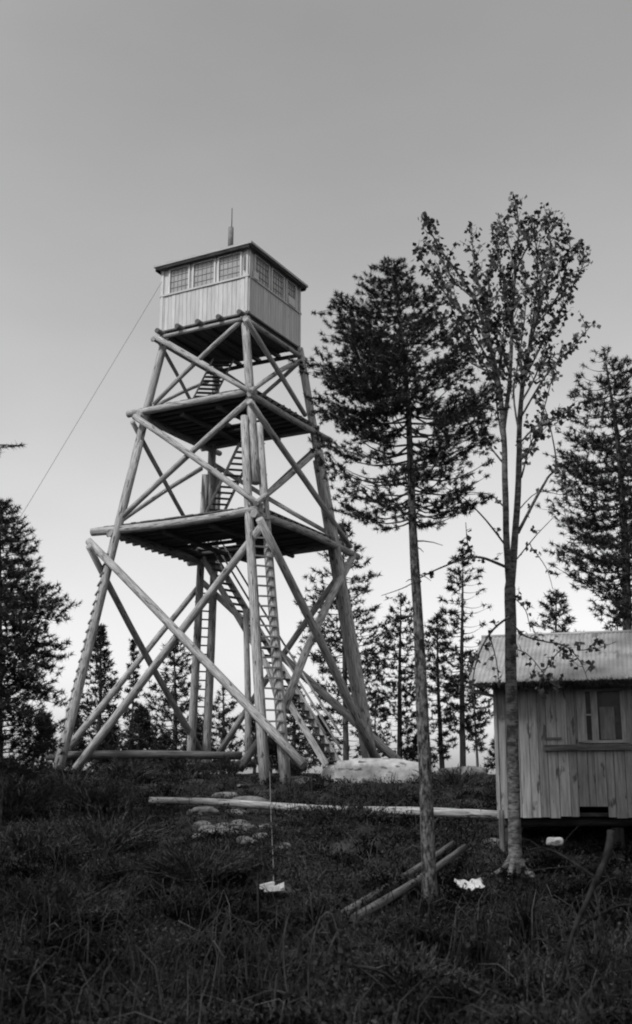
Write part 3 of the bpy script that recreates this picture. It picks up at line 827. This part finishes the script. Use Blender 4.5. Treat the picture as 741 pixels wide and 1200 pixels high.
# trees behind the knoll
far = [
 # px top, top y, half width, bottom y, Y, kind, nb, label
 (118, 735, 44, 900, 47, 's', 90, 'full dark conifer seen just right of the left tower leg'),
 (157, 752, 17, 880, 52, 's', 34, 'thin spire-like conifer between the left tower leg and the back leg'),
 (204, 752, 50, 890, 46, 'p', 62, 'broad pine seen through the bottom stage, left of the back leg pair'),
 (262, 806, 34, 895, 50, 'p', 40, 'low pine seen between the back leg and the stair prop'),
 (402, 612, 62, 885, 45, 'p', 95, 'tall open pine right behind the right tower leg'),
 (470, 698, 42, 885, 47, 'p', 66, 'slim pine seen just left of the near pine trunk'),
 (512, 722, 34, 890, 49, 'p', 52, 'slim pine seen just right of the near pine trunk'),
 (543, 646, 46, 860, 44, 'p', 62, 'round-topped pine between the near pine and the shed'),
 (556, 770, 30, 880, 52, 'p', 34, 'small pine half hidden by the left end of the shed roof'),
 (652, 694, 33, 800, 42, 'p', 36, 'dark treetop showing above the shed ridge'),
 (724, 700, 22, 800, 40, 'p', 24, 'treetop above the shed ridge close to the right edge'),
 (345, 800, 40, 892, 48, 's', 52, 'low dark conifer behind the tower ladder and stair'),
 (86, 830, 30, 905, 42, 's', 44, 'low conifer left of the left tower leg'),
 (165, 830, 36, 905, 40, 's', 52, 'bushy young conifer low between the left and back legs'),
 (300, 836, 26, 900, 44, 's', 34, 'young conifer behind the stair prop'),
 (440, 812, 26, 888, 50, 'p', 26, 'small pine between the right tower leg and the near pine'),
 (232, 842, 30, 905, 43, 's', 40, 'young dark conifer right behind the foot of the back leg pair'),
 (130, 846, 30, 905, 41, 's', 44, 'squat young conifer between the crossing braces at the left foot'),
 (378, 842, 26, 900, 45, 's', 34, 'young dark conifer behind the lower end of the tower stair'),
 (52, 838, 26, 908, 43, 's', 34, 'young conifer between the left edge conifer and the left tower leg'),
 (196, 862, 30, 908, 44, 's', 34, 'lowest young conifer over the long sill log, left of the back leg'),
 (320, 866, 24, 905, 45, 's', 26, 'knee-high young conifer between the ladder foot and the sill log'),
 (590, 862, 26, 905, 43, 's', 30, 'low young conifer at the left wall of the shed'),
 (492, 862, 26, 900, 47, 's', 26, 'low young conifer behind the near pine trunk'),
]
for i, (px, ty, hw, by, Y, kind, nb, lb) in enumerate(far):
    random.seed(50+i); lean = random.uniform(-4, 4)
    tr_px = [(px+lean+(px-370)*.02, 905), (px+lean*.5, (ty+905)/2), (px, ty)]
    prof = []
    nlev = 9
    for j in range(nlev+1):
        t = j/nlev; y = ty+(by-ty)*t
        if kind == 's': wv_ = .08+.92*t**.8
        else: wv_ = min(1, .15+1.5*t**.8)*(1-.5*max(0, t-.6)/.4)
        wv_ *= random.uniform(.75, 1.1)
        prof.append((y, px-hw*wv_*random.uniform(.8, 1.1), px+hw*wv_*random.uniform(.8, 1.1)))
    conifer('spruce_tree' if kind == 's' else 'pine_tree', tr_px, Y, prof, .13 if hw > 30 else .08, lb, 'spruce tree' if kind == 's' else 'pine tree', int(nb*1.15), 22, .19 if kind == 'p' else .17, .017,
            mats=('far_bark', 'needles_far'), group='trees behind the tower knoll', rise=.12 if kind == 'p' else -.15, tip_up=.15 if kind == 'p' else -.1,
            seed=20+i, spacing=.25 if kind == 'p' else .2, base_drop=1, spread=1.4)

# tall unseen spruces added left of the camera to shade the foreground
def px_of(x, y, z):
    yy = cp*y+sp*(z-1.6); zz = -sp*y+cp*(z-1.6)
    return (370.5+F*x/yy, 600-F*zz/yy)
for i, (x, y, h_, lb) in enumerate([(-9.5, 5.5, 19, 'tall dark spruce added out of frame for shade, beside the camera on its left'), (-11.5, 11.5, 17, 'tall dark spruce added out of frame for shade, farther left of the slope'),
                                    (-5.0, 1.2, 20, 'tall dark spruce added out of frame for shade, nearest to the camera'), (-13.5, 6.5, 19, 'tall dark spruce added out of frame for shade, farthest to the left')]):
    tpx = [px_of(x, y, z) for z in (0, h_*.5, h_)]
    prof = []
    for t in (0, .25, .5, .75, 1):
        z = h_-(h_-1.8)*t; r_ = .25+2.5*t**.8; l_ = px_of(x-r_, y, z); q_ = px_of(x+r_, y, z); prof.append((l_[1], l_[0], q_[0]))
    conifer('spruce_tree', tpx, y, prof, .22, lb, 'spruce tree', 150, 14, .22, .02, mats=('far_bark', 'needles_far'), group='added shade spruces beside the camera', rise=-.15, tip_up=-.1,
            seed=60+i, spacing=.3, base_drop=1, spread=1.2)

# forked broad-leaved tree in front of the shed
AY = 19.3
random.seed(5)
bt_foot = at(603, 1003, AY); bt_foot.z = gz(bt_foot.x, bt_foot.y)
bt = thing('broadleaf_tree', bt_foot, 'slender forked broad-leaved tree with thin light foliage in front of the shed corner', 'broad-leaved tree')
bk = MB(); LC = []
def pl(px_list, dy0=0.0, dy1=0.0):
    n = len(px_list); return [at(x, y, AY+dy0+(dy1-dy0)*i/(n-1)) for i, (x, y) in enumerate(px_list)]
def smooth(pts, k=4):
    out = []
    for i in range(len(pts)-1):
        p0 = pts[max(i-1, 0)]; p1 = pts[i]; p2 = pts[i+1]; p3 = pts[min(i+2, len(pts)-1)]
        for j in range(k):
            t = j/k; out.append(.5*((2*p1)+(p2-p0)*t+(2*p0-5*p1+4*p2-p3)*t*t+(3*p1-p0-3*p2+p3)*t**3))
    out.append(pts[-1]); return out
def stem(px_list, ra_, rb__, dy0=0, dy1=0, n=8):
    p_ = smooth(pl(px_list, dy0, dy1)); k = len(p_)
    bk.tube(p_, [ra_+(rb__-ra_)*i/(k-1) for i in range(k)], n, wob=.05); return p_
ft = bt_foot-up*.1
tr_ = [ft]+pl([(603, 960), (601, 880), (599, 780), (598, 690)]); tr_ = smooth(tr_)+pl([(598, 676), (598, 660)])
bk.tube(tr_, [.14, .125, .11, .105]+[.100-.010*i/(len(tr_)-7) for i in range(len(tr_)-6)]+[.066, .03], 12, wob=.05)
for a_ in range(5):                       # root flare
    th = a_*1.3+.4; e_ = Vector((math.cos(th)*.38, math.sin(th)*.3, 0)); q_ = bt_foot+e_; q_.z = gz(q_.x, q_.y)-.04
    bk.tube(smooth([bt_foot+up*.28+e_*.12, bt_foot+up*.1+e_*.45, q_]), [.06]*4+[.05]*4+[.03], 6)
sL = stem([(598, 692), (594, 640), (592, 560), (590, 500), (583, 440), (570, 390), (556, 350), (535, 318), (515, 290), (500, 262)], .062, .009, 0, -.5)
sR = stem([(599, 694), (603, 640), (608, 560), (609, 500), (614, 440), (626, 385), (638, 340), (646, 300), (640, 250)], .066, .009, 0, .4)
sC = stem([(590, 505), (598, 440), (600, 380), (604, 320), (608, 270), (605, 238)], .04, .008, -.1, .2)
limbs = [sL[10:], sR[10:], sC[4:]]
LIMB = [([(583, 440), (560, 400), (536, 360), (510, 330), (492, 300)], -.3, -.9), ([(575, 405), (565, 350), (556, 310), (553, 272)], -.2, -.1),
        ([(590, 480), (576, 420), (572, 350), (578, 300)], 0, .5), ([(612, 450), (632, 410), (655, 370), (672, 335), (686, 305)], .1, .8),
        ([(610, 490), (640, 440), (668, 410), (690, 385)], .1, -.7), ([(620, 405), (628, 350), (630, 300), (622, 262)], .2, -.5),
        ([(640, 335), (658, 315), (668, 290), (664, 275)], .3, .6), ([(609, 520), (628, 500), (650, 490), (672, 480)], .1, .3),
        ([(583, 440), (545, 420), (520, 385), (505, 350)], -.3, .6), ([(611, 560), (622, 520), (632, 500)], 0, -.5),
        ([(600, 380), (590, 330), (583, 290), (586, 262)], 0, -.4), ([(626, 385), (655, 345), (664, 310), (678, 292)], .3, -.5),
        ([(556, 350), (533, 330), (514, 300), (503, 288)], -.4, .2), ([(604, 320), (618, 290), (640, 262), (652, 262)], .1, .5)]
LIMB += [([(590, 520), (582, 470), (586, 420), (592, 370), (590, 330)], .3, .6), ([(609, 510), (602, 460), (610, 410), (616, 360), (614, 320)], -.2, -.6),
         ([(586, 455), (566, 425), (548, 395), (534, 372)], .2, .7), ([(612, 470), (628, 440), (640, 405), (652, 380)], -.2, .7), ([(598, 440), (584, 400), (572, 380), (566, 345)], .1, .5),
         ([(592, 545), (572, 520), (556, 490), (548, 462)], .1, .4), ([(609, 540), (626, 520), (640, 470), (648, 440)], 0, -.4), ([(570, 390), (548, 372), (526, 345), (516, 318)], .2, .5),
         ([(626, 385), (632, 350), (634, 322), (642, 300)], -.2, -.5), ([(604, 320), (598, 290), (592, 275)], 0, .3), ([(614, 440), (606, 400), (598, 350), (606, 300)], .3, .5)]
for px_l, d0, d1 in LIMB: limbs.append(stem(px_l, .019, .006, d0, d1, 6))
def twig(p_, dirv, L, r_, leaves, size_j=.03):
    dirv = dirv.normalized(); e_ = p_+dirv*L; m_ = p_.lerp(e_, .5)+Vector((random.gauss(0, .04), random.gauss(0, .04), random.gauss(0, .03)))*L*2
    bk.tube([p_, m_, e_], [r_, r_*.75, r_*.4], 4, cap=False)
    for k in range(leaves):
        t = .25+.75*(k+random.random()*.5)/max(1, leaves); q_ = (p_.lerp(m_, t*2) if t < .5 else m_.lerp(e_, t*2-1))
        LC.append(tuple(q_+Vector((random.gauss(0, size_j), random.gauss(0, size_j), random.gauss(0, size_j)))))
for lm in limbs:
    n = len(lm)
    tot = sum((lm[i+1]-lm[i]).length for i in range(n-1))
    k = int(tot/.085)
    for i in range(k):
        t = .22+.78*i/k; idx = min(n-2, int(t*(n-1))); fr_ = t*(n-1)-idx; p_ = lm[idx].lerp(lm[idx+1], fr_)
        ax = (lm[idx+1]-lm[idx]).normalized()
        if p_.z < at(600, 560, AY).z: continue
        side = Vector((random.gauss(0, 1), random.gauss(0, 1), random.gauss(0, .4))).normalized()
        L = random.choice([.15, .25, .38, .55])*random.uniform(.8, 1.2)*(1.0-.5*t)
        twig(p_, ax*.9+side*.9+up*.35, L, .008, max(2, int(L/.048)))
    twig(lm[-1], (lm[-1]-lm[-2]), .18, .006, 6)
# lower side branches
low = [([(592, 664), (570, 655), (554, 653), (530, 660), (500, 673), (475, 688), (447, 698)], .026, -.2, -1.0, .35),
       ([(554, 653), (548, 635), (546, 612)], .012, -.5, -.5, .5),
       ([(593, 640), (570, 610), (545, 585), (520, 570)], .018, 0, -.5, .18),
       ([(596, 600), (575, 580), (548, 577)], .016, 0, .5, .2),
       ([(607, 625), (625, 590), (642, 560), (652, 545), (645, 500), (636, 470)], .030, .1, -.3, .25),
       ([(652, 545), (658, 560), (661, 590), (664, 615)], .012, -.2, -.4, .5),
       ([(606, 655), (628, 628), (650, 605)], .012, .1, .4, .2),
       ([(606, 600), (630, 577), (658, 580)], .012, 0, .3, .25),
       ([(598, 722), (578, 738), (562, 765), (554, 800), (557, 830)], .022, -.1, -.5, .35),
       ([(574, 745), (582, 775), (585, 806)], .012, -.2, -.4, .4),
       ([(600, 730), (615, 745), (640, 752), (662, 757), (680, 775), (690, 800)], .018, -.2, -.7, .8),
       ([(662, 757), (645, 775), (633, 800), (632, 815)], .011, -.5, -.5, .9),
       ([(602, 700), (616, 715), (622, 740)], .01, -.1, -.3, 1.2),
       ([(604, 760), (622, 770), (646, 800), (660, 806)], .01, -.2, -.5, 1.0),
       ([(676, 762), (700, 760), (722, 752)], .008, -.6, -.7, .5),
       ([(622, 640), (640, 665), (648, 690)], .008, .1, .4, .4)]
for px_l, r_, d0, d1, dens in low:
    lm = stem(px_l, r_, .005, d0, d1, 6); n = len(lm); tot = sum((lm[i+1]-lm[i]).length for i in range(n-1)); k = int(tot/.09)
    for i in range(k):
        if random.random() > dens: continue
        t = .15+.85*i/max(1, k); idx = min(n-2, int(t*(n-1))); p_ = lm[idx]
        L = random.uniform(.08, .28)
        twig(p_, Vector((random.gauss(0, 1), random.gauss(0, .8), random.gauss(.2, .6))), L, .006, max(1, int(L/.05)), .02)
bk.build('trunk', M['pale_bark'], bt)
LCn = np.array(LC); LCn = np.concatenate([LCn, LCn[::3]+rng.normal(size=LCn[::3].shape)*.035])
np_mesh('crown', leaf_quads(LCn, .092, .5), 4, M['leaf'], bt)

# ---------------------------------------------------------------- bushes and foreground brush
def bush(px, py, Y, wpx, hpx, n, label, name='juniper_bush', cat='bush', L=.12, k=10, group='dark bushes along the top of the slope', mk='needles'):
    c = at(px, py, Y); c.z = gz(c.x, c.y); s_ = Y/F
    root = thing(name, c, label, cat, group)
    sm = MB(); C = []; D = []
    rw = wpx*s_; rh = hpx*s_
    for i in range(n):
        az = random.uniform(0, 6.28); r_ = math.sqrt(random.random())
        e_ = Vector((math.cos(az)*r_*rw, math.sin(az)*r_*rw*.8, rh*(1-.5*r_*r_)*random.uniform(.5, 1.1)))
        a_ = c+Vector((e_.x*.2, e_.y*.2, -.05)); b_ = c+e_
        sm.tube([a_, a_.lerp(b_, .5)+Vector((0, 0, .1*rh)), b_], [.014, .01, .005], 4, cap=False)
        for q_ in range(7):
            t = .3+.7*q_/6; pt = a_.lerp(b_, t)
            C.append(tuple(pt+Vector((random.gauss(0, .06), random.gauss(0, .06), random.gauss(0, .04)+.1*rh*math.sin(math.pi*t))))); D.append(tuple((b_-a_).normalized()+Vector((0, 0, .3))))
    sm.build('stem', M['far_bark'], root)
    np_mesh('foliage', needle_tris(np.array(C), np.array(D), k, L, .009, .7), 3, M[mk], root)
for i, (px, py, Y, wp, hp_, n, lb) in enumerate([
    (18, 935, 26, 60, 55, 70, 'dark bush at the left edge below the edge conifer'),
    (85, 935, 29, 45, 32, 50, 'low dark bush in front of the left tower foot'),
    (40, 985, 21, 70, 45, 60, 'wide dark bush on the lower left of the slope'),
    (150, 915, 32, 40, 24, 46, 'low dark bush right of the left tower foot'),
    (215, 908, 35, 36, 22, 40, 'low dark bush in front of the sill log'),
    (268, 905, 35, 26, 18, 26, 'small bush under the foot of the stair prop'),
    (345, 893, 34, 20, 26, 26, 'small leafy bush at the foot of the tower stair'),
    (535, 925, 31, 42, 20, 40, 'low heathery bush in the dip between the boulder and the shed'),
    (468, 935, 29, 40, 16, 36, 'low heathery bush below the long pale boulder'),
    (120, 1010, 22, 80, 50, 70, 'large dark bush on the lower left bank, right of the widest one'),
    (110, 965, 27, 50, 30, 50, 'dark bush on the bank left of the long lying log end'),
    (230, 1060, 18.5, 70, 38, 60, 'dark mounded bush in the lower left centre of the bank'),
    (60, 1090, 16, 90, 50, 70, 'dark spreading bush low in the left foreground'),
    (400, 1000, 24, 60, 24, 50, 'dark low bush on the bank right of the hanging rope'),
    (460, 1150, 12.5, 90, 40, 60, 'dark low bush at the bottom edge below the near pine'),
    (420, 930, 30, 30, 12, 26, 'small heathery bush below the left end of the pale boulder')]):
    random.seed(300+i); bush(px, py, Y, wp, hp_, n, lb)

def brush(px, py, Y, stems, label, name='bare_bush', leaves=0.0, cat='bush', m='dead_stem'):
    """stems: list of pixel polylines with depth offsets"""
    c = at(px, py, Y); c.z = gz(c.x, c.y)
    root = thing(name, c, label, cat)
    sm = MB(); C = []
    for (pl_, r_, dy) in stems:
        pts = smooth([at(x, y, Y+dy*(i/(len(pl_)-1))) for i, (x, y) in enumerate(pl_)])
        k_ = len(pts); sm.tube(pts, [r_*(1-.75*i/(k_-1)) for i in range(k_)], 6, wob=.06)
        for i in range(2, k_):
            for _ in range(2):
                if random.random() < .55:
                    dv = (pts[i]-pts[i-1]).normalized()+Vector((random.gauss(0, .7), random.gauss(0, .6), random.gauss(-.3, .5)))
                    L = random.uniform(.1, .4); e_ = pts[i]+dv.normalized()*L
                    sm.tube([pts[i], pts[i].lerp(e_, .5)+up*.02, e_], [r_*.35, r_*.22, .002], 4, cap=False)
                    if random.random() < leaves:
                        for t in (.3, .5, .7, .85, 1): C.append(tuple(pts[i].lerp(e_, t)))
    sm.build('stem', M[m], root)
    if C:
        C = np.array(C); C = np.concatenate([C+rng.normal(size=C.shape)*.02 for _ in range(2)])
        np_mesh('foliage', leaf_quads(C, .05, .8), 4, M['heath'], root)
random.seed(77)
brush(345, 1195, 10.5, [([(345, 1200), (335, 1150), (333, 1100), (342, 1068), (352, 1100), (356, 1150)], .012, .4), ([(365, 1200), (362, 1140), (372, 1085), (388, 1070), (400, 1110)], .012, -.3),
                        ([(352, 1200), (380, 1130), (398, 1090), (412, 1120), (415, 1160)], .010, .5)], 'low bush of thin arching stems at the bottom edge, left of the near pine', leaves=.3)
brush(395, 1150, 11.0, [([(383, 1070), (392, 1100), (400, 1128), (440, 1136), (462, 1150), (480, 1172), (520, 1180)], .028, .8), ([(400, 1128), (384, 1150), (380, 1180)], .014, -.2)],
      'bent grey branch lying in the bottom centre foreground', name='fallen_branch', cat='branch')
brush(655, 1170, 10.0, [([(716, 974), (712, 1000), (690, 1052), (672, 1092), (660, 1140), (640, 1215)], .034, -.3), ([(700, 1030), (668, 1008), (640, 994), (618, 996)], .014, .5),
                        ([(672, 1090), (702, 1072), (735, 1060), (760, 1080)], .016, -.4), ([(690, 1050), (722, 1030), (731, 1080), (728, 1140)], .012, .3),
                        ([(664, 1120), (630, 1100), (606, 1130), (600, 1180)], .013, .3), ([(660, 1140), (690, 1130), (712, 1160), (716, 1210)], .012, -.2),
                        ([(640, 1215), (620, 1160), (600, 1120), (570, 1100)], .010, .5), ([(716, 1215), (700, 1150), (712, 1100), (745, 1070)], .012, .2)],
      'dark thick broken branch leaning up in the lower right corner', name='broken_branch', cat='branch', leaves=.2, m='dark_stem')
for i, (px, py, Y, ww, lb) in enumerate([(615, 1075, 14.0, 60, 'drooping grassy bush in front of the forked trunk'), (700, 1110, 12.0, 60, 'drooping grassy bush in the lower right corner'),
                                  (560, 1120, 12.5, 45, 'drooping grassy tuft right of the near pine foot')]):
    random.seed(500+i); c = at(px, py, Y); c.z = gz(c.x, c.y); root = thing('drooping_bush', c, lb, 'bush', 'drooping bushes in the lower right'); sm = MB()
    for k in range(70):
        az = random.uniform(0, 6.28); rr_ = random.uniform(.2, 1)*ww*Y/F; hh = random.uniform(.3, .85)
        e_ = Vector((math.cos(az)*rr_, math.sin(az)*rr_*.7, 0)); o_ = c+Vector((random.gauss(0, .06), random.gauss(0, .06), -.03))
        sm.tube(smooth([o_, o_+e_*.35+up*hh*.85, o_+e_*.8+up*hh*.8, o_+e_*1.15+up*hh*.15], 3), [.008-.0006*j for j in range(10)], 4, cap=False)
    sm.build('stem', M['heath'], root)
